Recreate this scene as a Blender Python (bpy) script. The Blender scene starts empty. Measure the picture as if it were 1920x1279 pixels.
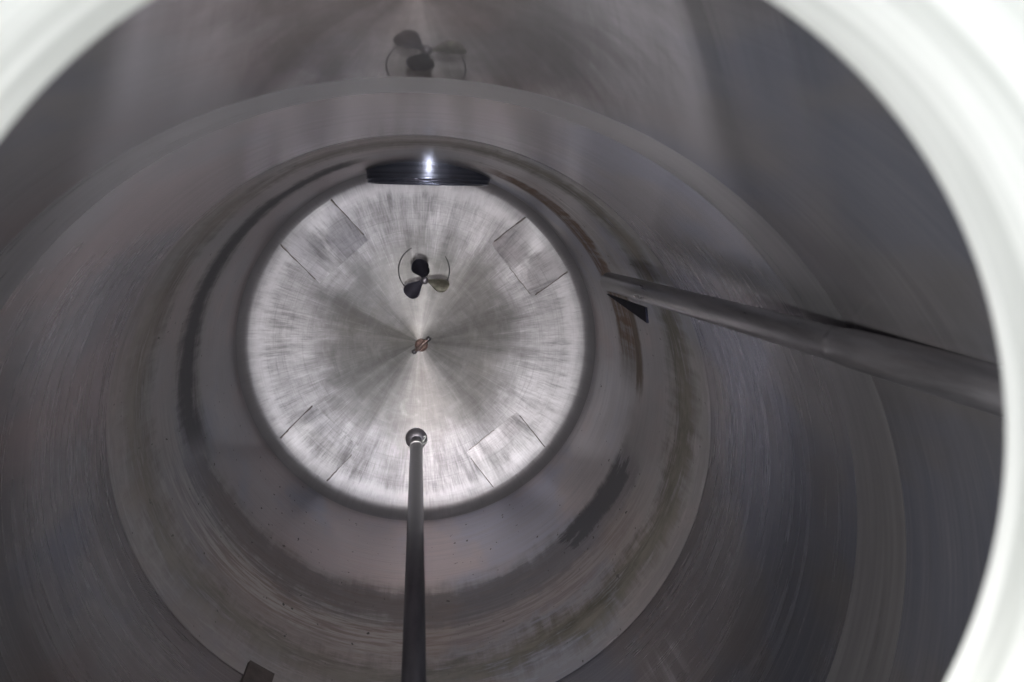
import bpy, bmesh, math, random
from mathutils import Vector, Matrix
random.seed(7)
sc = bpy.context.scene
R_ = math.radians

# ------------------------------------------------------------------ camera
F_PX, W_PX, H_PX = 1650.0, 1920.0, 1279.0          # focal length in photo pixels
VX, VY = 785.2, 396.0                              # vanishing point of the tank's axis
CX, CY, CZ = -0.003, 0.762, 5.0                    # camera, metres (tank radius = 1)
a = Vector((VX - W_PX/2, -(VY - H_PX/2), -F_PX)).normalized()
u = Vector((0, 1, 0)); u = (u - a*u.dot(a)).normalized()
r = a.cross(u)
cam_d = bpy.data.cameras.new('camera')
cam = bpy.data.objects.new('camera', cam_d); sc.collection.objects.link(cam); sc.camera = cam
cam.matrix_world = Matrix(((r.x, r.y, r.z, CX), (u.x, u.y, u.z, CY), (-a.x, -a.y, -a.z, CZ), (0, 0, 0, 1)))
cam_d.sensor_width = 36.0
cam_d.lens = 36.0*F_PX/W_PX
cam_d.clip_start, cam_d.clip_end = 0.02, 500
cam_d.dof.use_dof = True
cam_d.dof.focus_distance = 4.3
cam_d.dof.aperture_fstop = 5.2

# ------------------------------------------------------------------ sky, sun, lamp
SUN_EL, SUN_AZ = 55.0, 345.0                        # azimuth from +Y towards +X
w = bpy.data.worlds.new('World'); sc.world = w; w.use_nodes = True
nt = w.node_tree; nt.nodes.clear()
sky = nt.nodes.new('ShaderNodeTexSky'); sky.sky_type = 'NISHITA'; sky.sun_disc = False
sky.sun_elevation = R_(SUN_EL); sky.sun_rotation = R_(SUN_AZ)
sky.dust_density = 1.0; sky.ozone_density = 0.6
bg = nt.nodes.new('ShaderNodeBackground'); bg.inputs['Strength'].default_value = 0.15
wo = nt.nodes.new('ShaderNodeOutputWorld')
hs = nt.nodes.new('ShaderNodeHueSaturation'); hs.inputs['Saturation'].default_value = 0.12   # a hazy, whitish sky
nt.links.new(sky.outputs[0], hs.inputs['Color']); nt.links.new(hs.outputs[0], bg.inputs[0]); nt.links.new(bg.outputs[0], wo.inputs[0])
sd = bpy.data.lights.new('sun', 'SUN'); sd.energy = 0.5; sd.angle = R_(30); sd.color = (1, .96, .9)
so = bpy.data.objects.new('sun', sd); sc.collection.objects.link(so)
sdir = Vector((math.cos(R_(SUN_EL))*math.sin(R_(SUN_AZ)), math.cos(R_(SUN_EL))*math.cos(R_(SUN_AZ)), math.sin(R_(SUN_EL))))
so.rotation_euler = (-sdir).to_track_quat('-Z', 'Y').to_euler()
so.location = (3, 8, 9)

# added unseen lamp below the manhole, brightens the interior
ld = bpy.data.lights.new('added_interior_lamp', 'AREA'); ld.shape = 'DISK'; ld.size = 0.22
ld.energy = 6.4; ld.color = (1, .982, .99)
lo = bpy.data.objects.new('added_interior_lamp', ld); sc.collection.objects.link(lo)
lo.location = (0.02, 0.22, 4.45); lo.rotation_euler = (R_(2), 0, 0)

vs = sc.view_settings
sc.display_settings.display_device = 'sRGB'
vs.view_transform = 'Standard'; vs.look = 'None'; vs.exposure = 2.45; vs.gamma = 1.0; vs.use_curve_mapping = False
cy = sc.cycles
cy.use_denoising = True
try: cy.denoiser = 'OPENIMAGEDENOISE'
except Exception: pass
cy.max_bounces = 10; cy.glossy_bounces = 8; cy.diffuse_bounces = 5; cy.transmission_bounces = 2
cy.caustics_reflective = True; cy.blur_glossy = 0.3; cy.sample_clamp_indirect = 4.0
cy.use_adaptive_sampling = False

# ------------------------------------------------------------------ node helpers
class N:
    """a small expression builder over one material's nodes"""
    def __init__(s, name):
        s.m = bpy.data.materials.new(name); s.m.use_nodes = True
        s.t = s.m.node_tree; s.t.nodes.clear()
        s.out = s.t.nodes.new('ShaderNodeOutputMaterial')
        s.p = s.t.nodes.new('ShaderNodeBsdfPrincipled')
        s.t.links.new(s.p.outputs[0], s.out.inputs[0])
    def put(s, sock, v):
        if isinstance(v, (int, float)): sock.default_value = v
        elif isinstance(v, (tuple, list)):
            sock.default_value = tuple(v) if len(v) == len(sock.default_value) else tuple(v) + (1,)
        else: s.t.links.new(v, sock)
    def math(s, op, x, y=None, z=None):
        n = s.t.nodes.new('ShaderNodeMath'); n.operation = op
        for i, v in enumerate((x, y, z)):
            if v is not None: s.put(n.inputs[i], v)
        return n.outputs[0]
    def add(s, x, y): return s.math('ADD', x, y)
    def sub(s, x, y): return s.math('SUBTRACT', x, y)
    def mul(s, x, y): return s.math('MULTIPLY', x, y)
    def mx(s, x, y): return s.math('MAXIMUM', x, y)
    def xyz(s):
        tc = s.t.nodes.new('ShaderNodeTexCoord'); sp = s.t.nodes.new('ShaderNodeSeparateXYZ')
        s.t.links.new(tc.outputs['Object'], sp.inputs[0]); return sp.outputs
    def vec(s, x, y, z):
        n = s.t.nodes.new('ShaderNodeCombineXYZ')
        for i, v in enumerate((x, y, z)): s.put(n.inputs[i], v)
        return n.outputs[0]
    def noise(s, v, scale=1, detail=4, rough=.55, dist=0):
        n = s.t.nodes.new('ShaderNodeTexNoise'); s.put(n.inputs['Vector'], v)
        n.inputs['Scale'].default_value = scale; n.inputs['Detail'].default_value = detail
        n.inputs['Roughness'].default_value = rough; n.inputs['Distortion'].default_value = dist
        return n.outputs[0]
    def step(s, x, lo, hi, o0=0.0, o1=1.0):
        """smooth step from o0 at lo to o1 at hi (lo > hi runs down)"""
        if lo > hi: lo, hi, o0, o1 = hi, lo, o1, o0
        n = s.t.nodes.new('ShaderNodeMapRange'); n.interpolation_type = 'SMOOTHSTEP'
        s.put(n.inputs[0], x)
        for i, v in enumerate((lo, hi, o0, o1)): n.inputs[i+1].default_value = v
        return n.outputs[0]
    def band(s, x, lo, hi, soft):
        return s.mul(s.step(x, lo-soft, lo+soft), s.step(x, hi+soft, hi-soft))
    def mix(s, f, c0, c1):
        n = s.t.nodes.new('ShaderNodeMix'); n.data_type = 'RGBA'
        s.put(n.inputs[0], f); s.put(n.inputs[6], c0); s.put(n.inputs[7], c1); return n.outputs[2]
    def lerp(s, f, x, y):
        n = s.t.nodes.new('ShaderNodeMix'); n.data_type = 'FLOAT'
        s.put(n.inputs[0], f); s.put(n.inputs[2], x); s.put(n.inputs[3], y); return n.outputs[0]
    def bump(s, h, strength, dist):
        n = s.t.nodes.new('ShaderNodeBump'); n.inputs['Strength'].default_value = strength
        n.inputs['Distance'].default_value = dist; s.put(n.inputs['Height'], h)
        s.t.links.new(n.outputs[0], s.p.inputs['Normal'])
    def tangent(s, axis='Z'):
        n = s.t.nodes.new('ShaderNodeTangent'); n.direction_type = 'RADIAL'; n.axis = axis
        s.t.links.new(n.outputs[0], s.p.inputs['Tangent'])
    def set(s, **k):
        nm = dict(color='Base Color', metal='Metallic', rough='Roughness', aniso='Anisotropic', arot='Anisotropic Rotation', tint='Specular Tint')
        for q, v in k.items(): s.put(s.p.inputs[nm[q]], v)
        return s.m

def mat_wall():
    """brushed shell plate with tide marks, grime and rust streaks"""
    n = N('brushed_shell_steel'); x, y, z = n.xyz()
    ring = n.noise(n.vec(n.mul(x, 1.1), n.mul(y, 1.1), n.mul(z, 26)), 1, 5, .6)      # lines round the shell
    fine = n.noise(n.vec(n.mul(x, 2.5), n.mul(y, 2.5), n.mul(z, 140)), 1, 3, .6)
    scr = n.noise(n.vec(n.mul(x, 4.5), n.mul(y, 4.5), n.mul(z, 42)), 1, 6, .7)       # short scratches round the shell
    blot = n.noise(n.vec(n.mul(x, 1.6), n.mul(y, 1.6), n.mul(z, 1.1)), 1, 4, .55)
    tint = n.add(n.noise(n.vec(n.add(n.mul(x, 1.6), 7), n.mul(y, 1.6), n.mul(z, .9)), 1, 4, .55), n.mul(n.sub(n.mul(y, .6), n.mul(x, 1.1)), .085))
    drip = n.noise(n.vec(n.mul(x, 22), n.mul(y, 22), n.mul(z, 1.6)), 1, 5, .65)      # runs down the shell
    rag = n.noise(n.vec(n.mul(x, 5), n.mul(y, 5), n.mul(z, 14)), 1, 6, .68)
    d = n.sub(5.0, z)
    wob = n.add(n.mul(n.sub(rag, .5), .34), n.add(n.mul(n.sub(drip, .5), .26), n.mul(n.sub(blot, .5), .25)))
    dw = n.add(d, wob)                                                               # ragged depth
    phi = n.mul(n.math('ARCTAN2', x, y), 57.29578)                                   # 0 = towards the top of the picture
    aph = n.math('ABSOLUTE', phi)
    low = n.step(d, 2.862, 2.88)
    worn = n.step(n.add(n.mul(scr, .5), n.mul(rag, .5)), .36, .50)                 # 1 = film left, 0 = scratched bare
    tide = n.mul(n.band(dw, 3.00, 3.32, .15), n.add(n.step(x, -.2, .6, .25, .5), n.mul(worn, .6)))
    edge = n.mul(n.band(dw, 2.70, 2.98, .05), n.mul(worn, .45))
    under = n.mul(n.band(dw, 3.30, 3.92, .14), n.step(y, .25, -.8, 0.0, .8))          # brown scum at the -Y side
    grey = n.mul(n.band(n.add(d, n.mul(wob, .6)), 3.58, 3.93, .05), n.mul(n.step(aph, 98, 112, 0, .72), n.add(.4, n.mul(worn, .6))))
    grey2 = n.mul(n.band(n.add(d, n.mul(wob, .7)), 3.70, 4.02, .11), n.mul(n.step(phi, -20, -10, 1, 0), n.step(phi, -115, -100)))
    smudge = n.mul(n.band(n.add(d, n.mul(wob, .4)), 3.68, 3.97, .05), n.band(n.add(phi, n.mul(n.sub(rag, .5), 30)), 110, 140, 4))
    grey = n.mx(grey, smudge)
    rust = n.mul(n.band(n.add(d, n.mul(wob, .5)), 3.88, 4.25, .05), n.mul(n.step(phi, 14, 24), n.step(phi, 96, 78)))
    rust = n.mul(rust, n.add(.50, n.mul(n.step(n.add(n.mul(scr, .6), n.mul(drip, .4)), .40, .54), .50)))
    tail = n.mul(n.band(n.add(d, n.mul(wob, .12)), 3.80, 3.93, .03), n.mul(n.step(phi, 60, 66), n.step(n.add(phi, n.mul(rag, 22)), 110, 98)))
    white = n.mul(n.mul(n.band(dw, 3.64, 3.92, .05), n.mul(n.step(phi, 2, 16), n.step(phi, 72, 58))), n.step(scr, .44, .56))
    chalk = n.mul(n.mul(n.band(dw, 3.36, 3.66, .06), n.step(phi, 30, -30, .25, 1)), n.mul(n.step(scr, .40, .62), .6))
    stain = n.mul(low, n.mx(n.mx(n.mx(tide, edge), under), n.mx(n.mx(grey, grey2), n.mx(rust, tail))))
    base = n.mix(n.step(blot, .3, .7), (.262, .258, .266), (.37, .364, .372))
    base = n.mix(n.mul(n.step(tint, .49, .64), .7), base, (.375, .315, .305))
    base = n.mix(n.mul(n.step(n.add(y, n.mul(n.sub(blot, .5), .6)), -.25, -.8), .55), base, (.36, .30, .295))      # tea-coloured film on the -Y side
    base = n.mix(n.mul(n.step(tint, .48, .36), .85), base, (.265, .285, .345))  # bluish sky reflection put into the colour
    tone = n.lerp(n.step(d, 1.62, 1.70), .92, n.lerp(low, n.lerp(n.step(y, -.4, .95), .60, 1.8), n.lerp(n.step(x, -.8, .7), 1.28, 1.72)))     # tone per course; middle lightens towards +Y, lowest towards +X
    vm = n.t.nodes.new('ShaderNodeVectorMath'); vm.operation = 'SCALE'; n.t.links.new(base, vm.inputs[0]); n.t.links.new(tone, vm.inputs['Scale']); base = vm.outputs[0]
    base = n.mix(n.mul(n.mul(n.step(ring, .38, .68), n.lerp(low, .15, .4)), 1.0), base, (.45, .44, .455))
    hair = n.noise(n.vec(n.mul(x, 2.2), n.mul(y, 2.2), n.mul(z, 210)), 1, 4, .75)
    base = n.mix(n.mul(n.step(hair, .50, .70), .30), base, (.52, .51, .52))
    base = n.mix(n.mul(n.step(hair, .48, .32), .30), base, (.15, .148, .152))
    base = n.mix(n.mul(n.mul(low, n.step(scr, .56, .70)), .40), base, (.50, .49, .50))
    scol = n.mix(n.step(rag, .35, .65), (.100, .092, .072), (.215, .200, .172))
    scol = n.mix(n.mul(under, .9), scol, n.mix(n.step(scr, .42, .60), (.25, .18, .155), (.42, .34, .31)))
    scol = n.mix(n.mx(rust, n.mul(tail, .4)), scol, n.mix(worn, (.18, .125, .085), (.185, .105, .06)))
    scol = n.mix(n.mx(grey, grey2), scol, (.095, .095, .105))
    col = n.mix(n.mul(stain, .94), base, scol)
    lite = n.mul(low, n.mx(white, chalk))
    col = n.mix(lite, col, (.50, .49, .485))
    rub = n.noise(n.vec(n.mul(phi, .55), n.mul(z, .8), 3.0), 1, 3, .5)                # rubbed marks low on the middle course
    rub = n.mul(n.mul(n.band(d, 2.40, 2.62, .05), n.band(phi, 126.5, 134, 1.5)), n.step(rub, .48, .58))
    col = n.mix(n.mul(rub, .3), col, (.62, .61, .62))
    speck = n.noise(n.vec(n.mul(x, 40), n.mul(y, 40), n.mul(z, 22)), 1, 2, .5)
    col = n.mix(n.mul(low, n.step(speck, .71, .75)), col, (.09, .085, .08))
    rough = n.add(n.lerp(low, n.lerp(n.step(d, 1.6, 1.7), n.step(n.math('ABSOLUTE', n.sub(x, .05)), .22, .6, .03, .20), n.step(n.math('ABSOLUTE', x), .3, .8, .15, .27)), .31), n.mul(n.mul(n.sub(ring, .5), .16), n.step(d, 1.6, 2.9, .2, 1)))
    rough = n.lerp(n.mx(stain, lite), rough, .58)
    metal = n.sub(n.lerp(low, .86, 1.0), n.mul(n.mx(stain, n.mul(lite, .8)), .75))
    n.bump(n.mul(n.add(n.mul(ring, .6), n.mul(fine, .4)), n.step(d, 1.6, 2.9, .0, 1)), .10, .004)
    n.tangent()
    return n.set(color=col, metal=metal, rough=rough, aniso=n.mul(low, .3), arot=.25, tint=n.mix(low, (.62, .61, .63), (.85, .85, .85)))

def mat_floor(seed=0.0, gain=1.0):
    """dished bottom: polished crown, rougher petals, streaks running to the drain"""
    n = N('brushed_bottom_steel'); x, y, z = n.xyz()
    rr = n.math('SQRT', n.add(n.add(n.mul(x, x), n.mul(y, y)), 1e-5))
    ux, uy = n.math('DIVIDE', x, rr), n.math('DIVIDE', y, rr)
    if seed: ux, uy = n.add(n.mul(ux, .9), seed), n.add(uy, seed*.7)
    ray = n.noise(n.vec(n.mul(ux, 7), n.mul(uy, 7), n.mul(rr, 2.2)), 1, 5, .62)
    ray2 = n.noise(n.vec(n.mul(ux, 30), n.mul(uy, 30), n.mul(rr, 6)), 1, 6, .72)
    circ = n.noise(n.vec(n.mul(ux, 1.2), n.mul(uy, 1.2), n.mul(rr, 60)), 1, 3, .6)
    arcs = n.noise(n.vec(n.mul(ux, 3), n.mul(uy, 3), n.mul(rr, 26)), 1, 4, .6)
    fan = n.noise(n.vec(n.mul(ux, 2.6), n.mul(uy, 2.6), n.mul(rr, .5)), 1, 3, .6)
    blot = n.noise(n.vec(x, y, z), 3.0, 5, .6)
    blot2 = n.noise(n.vec(n.add(x, 4.3), y, z), 5.5, 5, .62)
    spot = n.noise(n.vec(x, y, z), 38, 5, .7)
    outer = n.step(n.add(rr, n.add(n.mul(n.sub(blot, .5), .42), n.mul(n.sub(fan, .5), .25))), .42, .72)
    st = n.add(n.mul(ray, .55), n.mul(ray2, .45))
    amp = n.lerp(outer, .22, 1)
    base = n.mix(n.mul(n.step(st, .26, .60), amp), n.mix(outer, (.18, .177, .170), (.235, .23, .235)), n.mix(outer, (.27, .266, .262), (.55, .54, .55)))
    base = n.mix(n.mul(n.step(arcs, .5, .7), .28), base, n.mix(outer, (.29, .285, .285), (.64, .63, .64)))
    base = n.mix(n.mul(n.step(blot, .50, .68), n.lerp(outer, .35, .10)), base, (.19, .182, .155))
    base = n.mix(n.mul(n.step(blot2, .54, .70), .3), base, n.mix(outer, (.30, .295, .295), (.66, .65, .66)))
    base = n.mix(n.mul(n.step(spot, .54, .72), n.lerp(outer, .35, .18)), base, (.22, .21, .20))
    scuff = n.noise(n.vec(n.mul(x, 9), n.mul(y, 9), n.mul(z, 9)), 1, 7, .72, 1.2)
    cloud = n.noise(n.vec(n.add(x, 9.1), n.mul(y, 1.2), z), 2.1, 6, .6)
    hair = n.noise(n.vec(n.mul(ux, 95), n.mul(uy, 95), n.mul(rr, 7)), 1, 4, .7)
    base = n.mix(n.mul(n.mul(n.step(hair, .48, .34), .32), amp), base, (.18, .177, .177))
    base = n.mix(n.mul(n.mul(n.step(hair, .52, .66), .3), amp), base, (.72, .71, .72))
    hoop = n.noise(n.vec(n.mul(ux, 2), n.mul(uy, 2), n.mul(rr, 130)), 1, 4, .7)
    base = n.mix(n.mul(n.step(hoop, .50, .34), .20), base, (.14, .138, .138))
    tone = n.mul(n.mul(n.step(fan, .36, .60, .78, 1.04), gain), n.mul(n.step(scuff, .36, .64, .91, 1.06), n.step(cloud, .36, .64, .88, 1.08)))
    vm = n.t.nodes.new('ShaderNodeVectorMath'); vm.operation = 'SCALE'; n.t.links.new(base, vm.inputs[0]); n.put(vm.inputs['Scale'], tone); base = vm.outputs[0]
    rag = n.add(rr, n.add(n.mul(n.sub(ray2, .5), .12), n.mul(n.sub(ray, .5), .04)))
    base = n.mix(n.mul(n.band(rag, .86, .925, .03), .45), base, (.66, .65, .665))      # bright reflection near the petals' edge, painted into the colour
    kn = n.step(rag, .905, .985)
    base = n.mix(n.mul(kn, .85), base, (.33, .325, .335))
    mx_, my_ = n.sub(x, -.045), n.sub(y, -.385)                                        # round grinding mark beside the lance
    mr = n.math('SQRT', n.add(n.mul(mx_, mx_), n.mul(my_, my_)))
    mark = n.mul(n.band(mr, .046, .064, .010), n.step(blot2, .40, .62))
    base = n.mix(n.mul(mark, .10), base, (.78, .77, .74))
    rough = n.add(n.lerp(outer, .37, .46), n.add(n.mul(n.mul(n.sub(st, .5), -.30), amp), n.mul(n.sub(spot, .5), .18)))
    rough = n.lerp(kn, rough, .50)
    n.bump(n.add(n.mul(st, amp), n.add(n.mul(circ, .22), n.mul(spot, .15))), .18, .006)
    n.tangent()
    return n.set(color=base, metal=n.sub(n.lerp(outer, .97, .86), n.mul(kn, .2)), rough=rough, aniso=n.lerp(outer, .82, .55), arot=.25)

def mat_steel(name, col, rough, metal=1.0, var=.25, stretch=(8, 8, 8), aniso=0, axis='Z'):
    n = N(name); x, y, z = n.xyz()
    q = n.noise(n.vec(n.mul(x, stretch[0]), n.mul(y, stretch[1]), n.mul(z, stretch[2])), 1, 5, .6)
    c = n.mix(n.step(q, .3, .7), tuple(v*(1-var) for v in col), tuple(min(1, v*(1+var)) for v in col))
    n.bump(q, .05, .002)
    if aniso: n.tangent(axis)
    return n.set(color=c, metal=metal, rough=n.add(rough, n.mul(n.sub(q, .5), .15)), aniso=aniso, arot=.25)

M = dict(
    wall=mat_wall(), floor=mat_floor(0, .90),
    neck=mat_steel('satin_manhole_steel', (.79, .81, .765), .5, .12, .26, (2.2, 2.2, 55)),
    head=mat_steel('head_steel', (.5, .5, .5), .4),
    seam=mat_steel('grimy_weld_steel', (.16, .15, .14), .5, .6, .25, (10, 10, 60)),
    band=mat_steel('ground_weld_band', (.36, .36, .368), .30, .9, .10, (2, 2, 60)),
    bead=mat_steel('weld_bead_steel', (.42, .41, .40), .38, 1, .25, (10, 10, 60)),
    padbead=mat_steel('pad_weld_steel', (.26, .235, .215), .45, .8, .3, (20, 20, 20)),
    polished=mat_steel('polished_neck_steel', (.23, .25, .32), .17, .84, .22, (1.5, 70, 1.5)),
    dark=mat_steel('dark_door_steel', (.15, .15, .17), .4),
    lance=mat_steel('lance_pipe_steel', (.14, .137, .155), .34, 1, .15, (30, 30, 6)),
    ball=mat_steel('spray_ball_steel', (.34, .33, .35), .36, .82, .14, (20, 20, 20)),
    pipe=mat_steel('fill_pipe_steel', (.36, .355, .37), .30, .95, .22, (25, 25, 3)),
    fin=mat_steel('fin_steel', (.03, .03, .045), .5),
    litblade=mat_steel('lit_blade_steel', (.30, .30, .235), .42, .7, .3, (25, 25, 25)),  # paler copy of the blade steel, its lit look put into the colour
    blade=mat_steel('propeller_steel', (.060, .060, .078), .40, .9, .15, (12, 12, 12)),
    flange=mat_steel('flange_steel', (.55, .545, .57), .5, .3, .10, (14, 14, 14)),
    rim=mat_steel('dark_gasket_ring', (.10, .10, .105), .5, .3, .2, (20, 20, 20)),
    drain=mat_steel('tarnished_copper_drain', (.10, .062, .050), .5, .5, .35, (50, 50, 50)),
    drainbar=mat_steel('drain_bar_steel', (.22, .17, .15), .45, .8, .3, (40, 40, 40)),
    lug=mat_steel('dirty_lug_steel', (.075, .062, .058), .6, .4, .3, (20, 20, 20)),
)

# ------------------------------------------------------------------ mesh helpers
def link(name, verts, faces, mat, parent=None, smooth=True, loc=None):
    me = bpy.data.meshes.new(name); me.from_pydata([tuple(v) for v in verts], [], faces); me.update()
    if mat: me.materials.append(mat)
    if smooth: me.polygons.foreach_set('use_smooth', [True]*len(me.polygons))
    o = bpy.data.objects.new(name, me); sc.collection.objects.link(o)
    if loc is not None: o.location = loc
    if parent is not None: o.parent = parent
    return o

def recalc(o, inside=False):
    bm = bmesh.new(); bm.from_mesh(o.data); bmesh.ops.recalc_face_normals(bm, faces=bm.faces)
    if inside: bmesh.ops.reverse_faces(bm, faces=bm.faces)
    bm.to_mesh(o.data); bm.free(); return o

def lathe(profile, seg=160, cx=0.0, cy=0.0, close0=False):
    """profile of (radius, z); a radius of 0 becomes one vertex"""
    V, F, rows = [], [], []
    for rr, z in profile:
        if rr < 1e-6: V.append((cx, cy, z)); rows.append([len(V)-1]*seg)
        else:
            rows.append(list(range(len(V), len(V)+seg)))
            for i in range(seg):
                t = 2*math.pi*i/seg; V.append((cx+rr*math.cos(t), cy+rr*math.sin(t), z))
    for p, q in zip(rows, rows[1:]):
        for i in range(seg):
            j = (i+1) % seg; f = [p[i], p[j], q[j], q[i]]
            g = []
            for k in f:
                if k not in g: g.append(k)
            if len(g) > 2: F.append(g)
    return V, F

def tube(path, radii, seg=24, cap=True):
    """round bar along a list of points"""
    V, F = [], []; n = len(path); path = [Vector(p) for p in path]
    ref = None
    for i, p in enumerate(path):
        t = (path[min(i+1, n-1)] - path[max(i-1, 0)]).normalized()
        if ref is None: ref = t.orthogonal().normalized()
        ref = (ref - t*ref.dot(t)).normalized(); b = t.cross(ref)
        rad = radii[i] if isinstance(radii, (list, tuple)) else radii
        for k in range(seg):
            g = 2*math.pi*k/seg; V.append(p + ref*math.cos(g)*rad + b*math.sin(g)*rad)
    for i in range(n-1):
        for k in range(seg):
            l = (k+1) % seg; F.append([i*seg+k, i*seg+l, (i+1)*seg+l, (i+1)*seg+k])
    if cap: F.append(list(range(seg))[::-1]); F.append([(n-1)*seg+k for k in range(seg)])
    return V, F

def ring_tube(rad, z, thick, seg=160, sub=10, cx=0, cy=0, flat=1.0):
    V, F = [], []
    for i in range(seg):
        t = 2*math.pi*i/seg
        for k in range(sub):
            g = 2*math.pi*k/sub; q = rad + thick*math.cos(g)*flat
            V.append((cx+q*math.cos(t), cy+q*math.sin(t), z+thick*math.sin(g)))
    for i in range(seg):
        for k in range(sub):
            F.append([i*sub+k, ((i+1) % seg)*sub+k, ((i+1) % seg)*sub+(k+1) % sub, i*sub+(k+1) % sub])
    return V, F

def empty(name, label, cat, loc=(0, 0, 0), group=None):
    o = bpy.data.objects.new(name, None); sc.collection.objects.link(o); o.location = loc
    o.empty_display_size = .1
    o['label'] = label; o['category'] = cat
    if group: o['group'] = group
    return o

SAG = 0.15; RD = 0.945
def dish(rr): return SAG*(rr/RD)**2 - SAG            # height of the dished bottom

# ------------------------------------------------------------------ the tank
tank = empty('steel_tank', 'tall round stainless steel tank seen from inside, with stained walls and bright dished bottom', 'tank')
prof = [(RD*i/40, dish(RD*i/40)) for i in range(41)]
KZ = .115
for i in range(1, 13):                               # knuckle: tight turn from bottom to shell
    t = i/12*math.pi/2
    prof.append((RD + (1-RD)*math.sin(t), dish(RD) + .012*math.sin(t) + (KZ-.012)*(1-math.cos(t))))
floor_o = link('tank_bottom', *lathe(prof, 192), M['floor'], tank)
Z1, Z2, Z3 = 5-2.872, 5-1.648, 4.42
def course(z0, z1, r0=1.0, r1=1.0, k=24):
    return lathe([(r0+(r1-r0)*i/k, z0+(z1-z0)*i/k) for i in range(k+1)], 192)
TAPER = .0
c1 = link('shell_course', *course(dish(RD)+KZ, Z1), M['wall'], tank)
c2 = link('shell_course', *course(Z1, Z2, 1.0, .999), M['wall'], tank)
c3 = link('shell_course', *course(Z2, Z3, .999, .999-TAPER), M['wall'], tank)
link('weld_seam', *lathe([(1.0, Z1+.012), (.9985, Z1+.004), (.9985, Z1-.004), (1.0, Z1-.012)], 192), M['wall'], tank)
link('weld_seam', *lathe([(.9995, Z2+.02), (.9982, Z2), (.9972, Z2-.03), (.9972, Z2-.15), (.9980, Z2-.185), (1.0, Z2-.20)], 192), M['band'], tank)
# top head with the off-centre manhole
MX, MY, MR, MZ = .027, .634, .252, 5-.381
V, F = [], []; SEG = 160; K = 10
for k in range(K+1):
    s = k/K
    for i in range(SEG):
        t = 2*math.pi*i/SEG
        ox, oy = (.999-TAPER)*math.cos(t), (.999-TAPER)*math.sin(t); ix, iy = MX+MR*math.cos(t), MY+MR*math.sin(t)
        V.append((ox+(ix-ox)*s, oy+(iy-oy)*s, Z3 + (MZ-Z3)*math.sin(s*math.pi/2)))
for k in range(K):
    for i in range(SEG):
        j = (i+1) % SEG; F.append([k*SEG+i, k*SEG+j, (k+1)*SEG+j, (k+1)*SEG+i])
link('top_head', V, F, M['head'], tank)
NT = 5 - 0.62*MR                                      # top of the manhole neck
nk = [(MR, MZ-.004), (MR-.0015, MZ+.004), (MR-.0015, NT-.008), (MR+.004, NT), (MR+.05, NT+.002), (MR+.052, NT-.02), (MR+.012, NT-.022), (MR+.010, MZ+.0)]
link('manhole_neck', *lathe(nk, 200, MX, MY), M['neck'], tank)

# reinforcing plates on the bottom, each with its weld
def pad(ang, half, r_in, r_out, mat, th=.008, inner=True):
    dv = Vector((math.cos(R_(ang)), math.sin(R_(ang)))); tv = Vector((-dv.y, dv.x))
    def pt(s, q, h):
        p = dv*s + tv*q; rr = p.length
        return Vector((p.x, p.y, dish(min(rr, RD)) + h))
    nu, nv = 10, 12; V, F = [], []
    def lim(q): return math.sqrt(max(.01, r_out**2 - q*q))
    idx = {}
    for lay, h in ((0, .006), (1, -.004)):
        for i in range(nu+1):
            q = -half + 2*half*i/nu
            for j in range(nv+1):
                s = r_in + (lim(q)-r_in)*j/nv
                idx[lay, i, j] = len(V); V.append(pt(s, q, h if lay else .0012 + (th-.0012)*min(1, j/4)))
    for i in range(nu):
        for j in range(nv):
            F.append([idx[0, i, j], idx[0, i, j+1], idx[0, i+1, j+1], idx[0, i+1, j]])
    for j in range(nv):
        F.append([idx[0, 0, j], idx[1, 0, j], idx[1, 0, j+1], idx[0, 0, j+1]])
        F.append([idx[0, nu, j], idx[0, nu, j+1], idx[1, nu, j+1], idx[1, nu, j]])
    for i in range(nu):
        F.append([idx[0, i, 0], idx[0, i+1, 0], idx[1, i+1, 0], idx[1, i, 0]])
        F.append([idx[0, i, nv], idx[1, i, nv], idx[1, i+1, nv], idx[0, i+1, nv]])
    o = recalc(link('reinforcing_plate', V, F, mat, tank, smooth=False))
    for side in (-1, 1):
        q = side*half; k0 = random.uniform(0, .25)
        pts = [pt(r_in + (lim(q)-r_in)*(k0 + (1-k0)*j/14), q + random.uniform(-.0015, .0015), .003) for j in range(15)]
        link('weld_bead', *tube(pts, [.0035+.0025*(j/14)+random.uniform(-.0006, .0006) for j in range(15)], 8), M['padbead'], o)
    if not inner: return
    pts = [pt(r_in+random.uniform(-.002, .002), -half + 2*half*(.05+.5*j/14), -.001) for j in range(15)]
    link('weld_bead', *tube(pts, .003, 8), M['padbead'], o)
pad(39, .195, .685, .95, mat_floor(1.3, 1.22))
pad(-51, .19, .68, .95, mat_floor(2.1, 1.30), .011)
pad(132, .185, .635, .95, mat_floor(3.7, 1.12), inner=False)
pad(225, .18, .68, .95, mat_floor(5.2, 1.0), inner=False)

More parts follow.
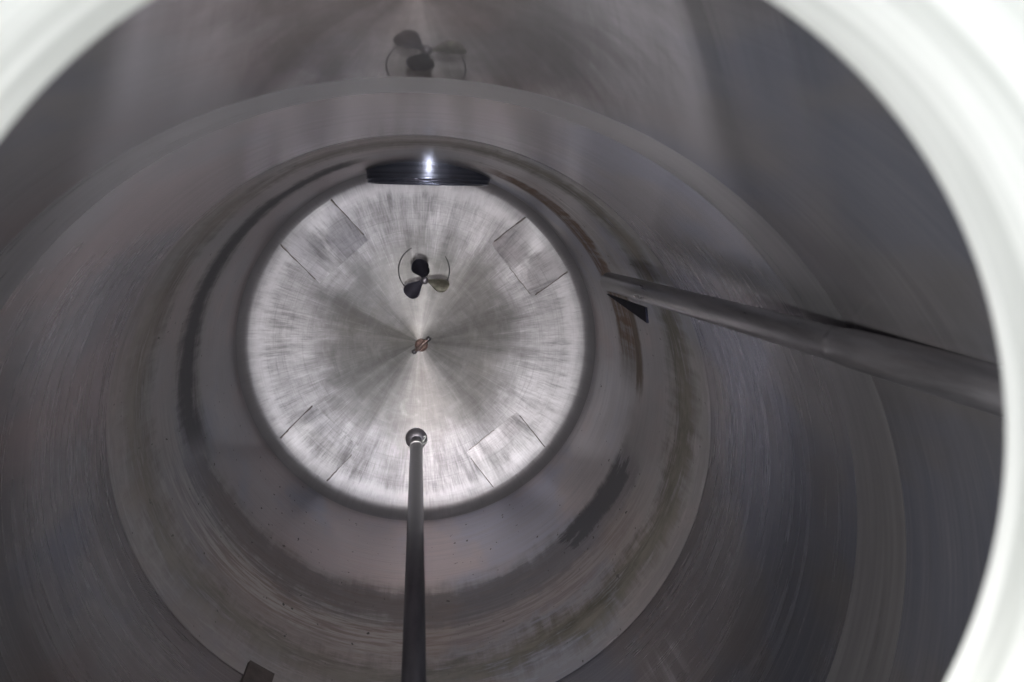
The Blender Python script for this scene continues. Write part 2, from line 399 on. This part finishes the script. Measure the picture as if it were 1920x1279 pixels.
# oval side manway low in the shell: a polished neck that stands into the tank, and its door
NX, NZ, NA, NB = .047, 5-4.60, .315, .20
def oval(y, s, n=96, wall=0.0):
    return [(NX + (NA*s-wall)*math.cos(2*math.pi*i/n), y, NZ + (NB*s-wall)*math.sin(2*math.pi*i/n)) for i in range(n)]
rows = [oval(1.03, .998), oval(.985, .999), oval(.950, 1.0), oval(.925, 1.0), oval(.9185, .998), oval(.9175, .985), oval(.9035, .982), oval(.899, .972),
        oval(.899, .972, wall=.012), oval(.905, .972, wall=.016), oval(1.03, .972, wall=.016)]
V = [p for q in rows for p in q]; F = []
for k in range(len(rows)-1):
    for i in range(96):
        j = (i+1) % 96; F.append([k*96+i, k*96+j, (k+1)*96+j, (k+1)*96+i])
mw = recalc(link('manway_neck', V, F, M['polished'], tank))
V = []; F = []
for k in range(7):
    V += oval(.945 + .012*(k/6)**2, .955*(1-k/6) + .002)
for k in range(6):
    for i in range(96):
        j = (i+1) % 96; F.append([k*96+i, k*96+j, (k+1)*96+j, (k+1)*96+i])
link('manway_door', V, F, M['dark'], tank)

# small lug welded on the shell, bottom of the picture
def lug(th, z, wd, ht, dp):
    c = Vector((math.cos(R_(th)), math.sin(R_(th)), 0)); t = Vector((-c.y, c.x, 0)); V = []
    for q, dd in ((1.003, 0), (1-dp, .004)):
        for sx, sz in ((-1, -1), (1, -1), (1, 1), (-1, 1)):
            V.append(c*q + t*(sx*(wd/2-dd)) + Vector((0, 0, z+sz*(ht/2-dd))))
    F = [[4, 5, 6, 7], [0, 1, 5, 4], [1, 2, 6, 5], [2, 3, 7, 6], [3, 0, 4, 7]]
    return recalc(link('shell_lug', V, F, M['lug'], tank, smooth=False))
lug(-123.6, 5-2.83, .105, .24, .016)

# ------------------------------------------------------------------ bottom agitator
FX, FY = .027, .425; fz = dish(math.hypot(FX, FY))
ag = empty('propeller_agitator', 'small dark three-bladed propeller inside a thin wire ring above the tank bottom', 'propeller', (FX, FY, fz))
slope = 2*SAG*FY/RD**2; tilt = math.atan(slope)
for a0, a1 in ((118, 238), (-32, 34)):               # two bent lengths of guard wire, open above and below
    pts = [Vector((.1465*math.cos(R_(a0+(a1-a0)*i/28)), .1465*math.sin(R_(a0+(a1-a0)*i/28))*math.cos(tilt), .1465*math.sin(R_(a0+(a1-a0)*i/28))*math.sin(tilt)+.006)) for i in range(29)]
    link('guard_wire', *tube(pts, [.0012+.0022*math.sin(math.pi*min(1, max(0, i/28)))**.5 for i in range(29)], 10), M['rim'], ag)
HUB = Vector((.029, .382, 5-4.9)) - Vector((FX, FY, fz))
ax = (HUB).normalized()
link('shaft', *tube([ax*-.01, ax*(HUB.length-.005)], .011, 20), M['blade'], ag)
collar = link('shaft_collar', *tube([ax*.0, ax*.02, ax*.05, ax*.052], [.032, .032, .022, .012], 28), M['blade'], ag)
hub = empty_hub = link('hub', *tube([HUB-ax*.035, HUB-ax*.03, HUB+ax*.012, HUB+ax*.020, HUB+ax*.024], [.014, .020, .020, .016, .006], 28), M['ball'], ag)
# blades face the camera's axis a little
view = (Vector((CX, CY, CZ)) - (HUB + Vector((FX, FY, fz)))).normalized()
axis = (view*.85 + Vector((0, -.5, 0))).normalized()
e1 = (Vector((1, 0, 0)) - axis*axis.x).normalized(); e2 = axis.cross(e1)
def blade(ang, pitch, length, width, bend, mat):
    rad = e1*math.cos(R_(ang)) + e2*math.sin(R_(ang)); tan = axis.cross(rad)
    nu, nv = 26, 10; V, F = [], []
    for side in (0, 1):
        for i in range(nu+1):
            s = i/nu
            rr = .014 + (length-.014)*s
            q_ = s/.62
            wd = width*(.24 + .76*(q_*q_*(3-2*q_)) if s < .62 else max(.03, math.sqrt(max(0.0, 1-((s-.62)/.3805)**2))))
            pt = R_(pitch)*(1.25-.5*s)
            cd = tan*math.cos(pt) + axis*math.sin(pt); nn = axis*math.cos(pt) - tan*math.sin(pt)
            for j in range(nv+1):
                q = (j/nv-.5)
                th = .0035*(1-(2*q)**2)*(1-.6*s)+.0006
                V.append(HUB + rad*rr + cd*(q*wd) + nn*(bend*(q*q*wd*2.2) + (th if side else -th)) + axis*(-.012+.01*s))
    o_ = (nu+1)*(nv+1)
    for side in (0, 1):
        for i in range(nu):
            for j in range(nv):
                k = side*o_ + i*(nv+1)+j; F.append([k, k+1, k+nv+2, k+nv+1])
    for i in range(nu):
        for j in (0, nv):
            k = i*(nv+1)+j; F.append([k, k+nv+1, k+nv+1+o_, k+o_])
    for j in range(nv):
        for i in (0, nu):
            k = i*(nv+1)+j; F.append([k, k+1, k+1+o_, k+o_])
    return recalc(link('blade', V, F, mat, ag))
blade(108, 14, .142, .098, .3, M['blade'])
blade(224, 14, .142, .096, .3, M['blade'])
blade(346, 14, .142, .104, .3, M['litblade'])['label'] = 'paler olive grey blade'

# ------------------------------------------------------------------ drain in the middle of the bottom
DX, DY = .012, -.018; dz = dish(.02)
dr = empty('drain_outlet', 'small tarnished copper drain with a slanting metal bar at the middle of the bottom', 'drain', (DX, DY, dz))
link('drain_collar', *lathe([(.039, -.004), (.038, .005), (.033, .007), (.029, .003), (.027, -.02)], 40), M['drain'], dr)
link('drain_plate', *lathe([(0, .002), (.029, .002)], 32), M['drain'], dr)
bd = Vector((.74, .67, 0)).normalized()
link('drain_bar', *tube([bd*-.062+Vector((0, 0, .012)), bd*-.055+Vector((0, 0, .018)), bd*.055+Vector((0, 0, .018)), bd*.064+Vector((0, 0, .012))], [.006, .010, .010, .007], 12), M['drainbar'], dr)
link('bar_end', *tube([bd*.048+Vector((0, 0, .016)), bd*.068+Vector((0, 0, .016))], [.014, .013], 12), M['rim'], dr)
link('bar_end', *tube([bd*-.068+Vector((0, 0, .016)), bd*-.046+Vector((0, 0, .016))], [.013, .014], 12), M['rim'], dr)

# ------------------------------------------------------------------ spray ball lance
BALL = Vector((-.011, .012, 5-2.87)); BR = .0365
ln = empty('spray_lance', 'straight dark metal pipe with a spray ball at its end', 'spray lance', BALL)
V, F = lathe([(BR*math.sin(math.pi*i/24), -BR*math.cos(math.pi*i/24)) for i in range(25)], 48)
ball = link('spray_ball', V, F, M['ball'], ln)
L_TOP = 5-.42 - BALL.z
LR = .0203
link('lance_pipe', *tube([(0, 0, .048), (0, 0, .052), (0, 0, 1.0), (0, -.006, L_TOP)], [LR-.002, LR, LR, LR], 40), M['lance'], ln)
link('pipe_socket', *tube([(0, 0, .028), (0, 0, .030), (0, 0, .058), (0, 0, .060)], [.0165, .0185, .0185, .017], 32), M['lance'], ln)
def on_ball(px, py, q=.0385): return Vector((px, py, math.sqrt(max(.00005, q*q - px*px - py*py))))
clip = [on_ball(.012, -.010, .0405), on_ball(.020, -.004), on_ball(.026, .004), on_ball(.031, .010), on_ball(.030, .014), on_ball(.024, .013)]
link('retaining_clip', *tube(clip, .0016, 8), M['neck'], ln)
clip2 = [on_ball(.014, -.013, .0405), on_ball(.022, -.011), on_ball(.030, -.009), on_ball(.036, -.007)]
link('retaining_clip', *tube(clip2, .0014, 8), M['neck'], ln)
link('lance_weld', *ring_tube(LR, .11, .0022, 40, 8), M['bead'], ln)

# ------------------------------------------------------------------ fill pipe along the shell
P0, P1 = Vector((.697, .515, 5-3.2)), Vector((.838, .518, 5-1.2))
fp = empty('fill_pipe', 'long slanting grey metal pipe with a small fin, running down beside the right wall', 'pipe', P0)
dirp = (P1-P0); dl = dirp.length; dirp.normalize()
PR = .0345
Ptop = dirp*(dl*1.44)
jn = dirp*(dl*.79)
def hollow(pa, pb, ro, wall):
    V, F = tube([pa + dirp*.003, pa, pa, pa + dirp*.25], [ro-wall, ro-wall+.0005, ro-.001, ro], 40, cap=False)
    return V, F
V, F = tube([dirp*.12, dirp*.0, dirp*-.002, dirp*.004, dirp*.4, jn], [PR-.004, PR-.004, PR-.003, PR, PR, PR], 40, cap=False)
link('lower_pipe', V, F, M['pipe'], fp)
link('upper_pipe', *tube([jn, jn+dirp*.02, jn+dirp*.05, jn+dirp*.07, Ptop], [PR, PR+.0008, PR+.0026, PR+.0030, PR+.0030], 40), M['pipe'], fp)
# triangular fin under the pipe's end
A = Vector((.690, .470, 5-3.19)) - P0
B = Vector((.752, .455, 5-2.86)) - P0
C_ = Vector((.757, .404, 5-2.85)) - P0
nrm = (B-A).cross(C_-A).normalized()*.004
V = [A-nrm, B-nrm, C_-nrm, A+nrm, B+nrm, C_+nrm]
recalc(link('fin', V, [[0, 1, 2], [3, 5, 4], [0, 3, 4, 1], [1, 4, 5, 2], [2, 5, 3, 0]], M['fin'], fp, smooth=False))
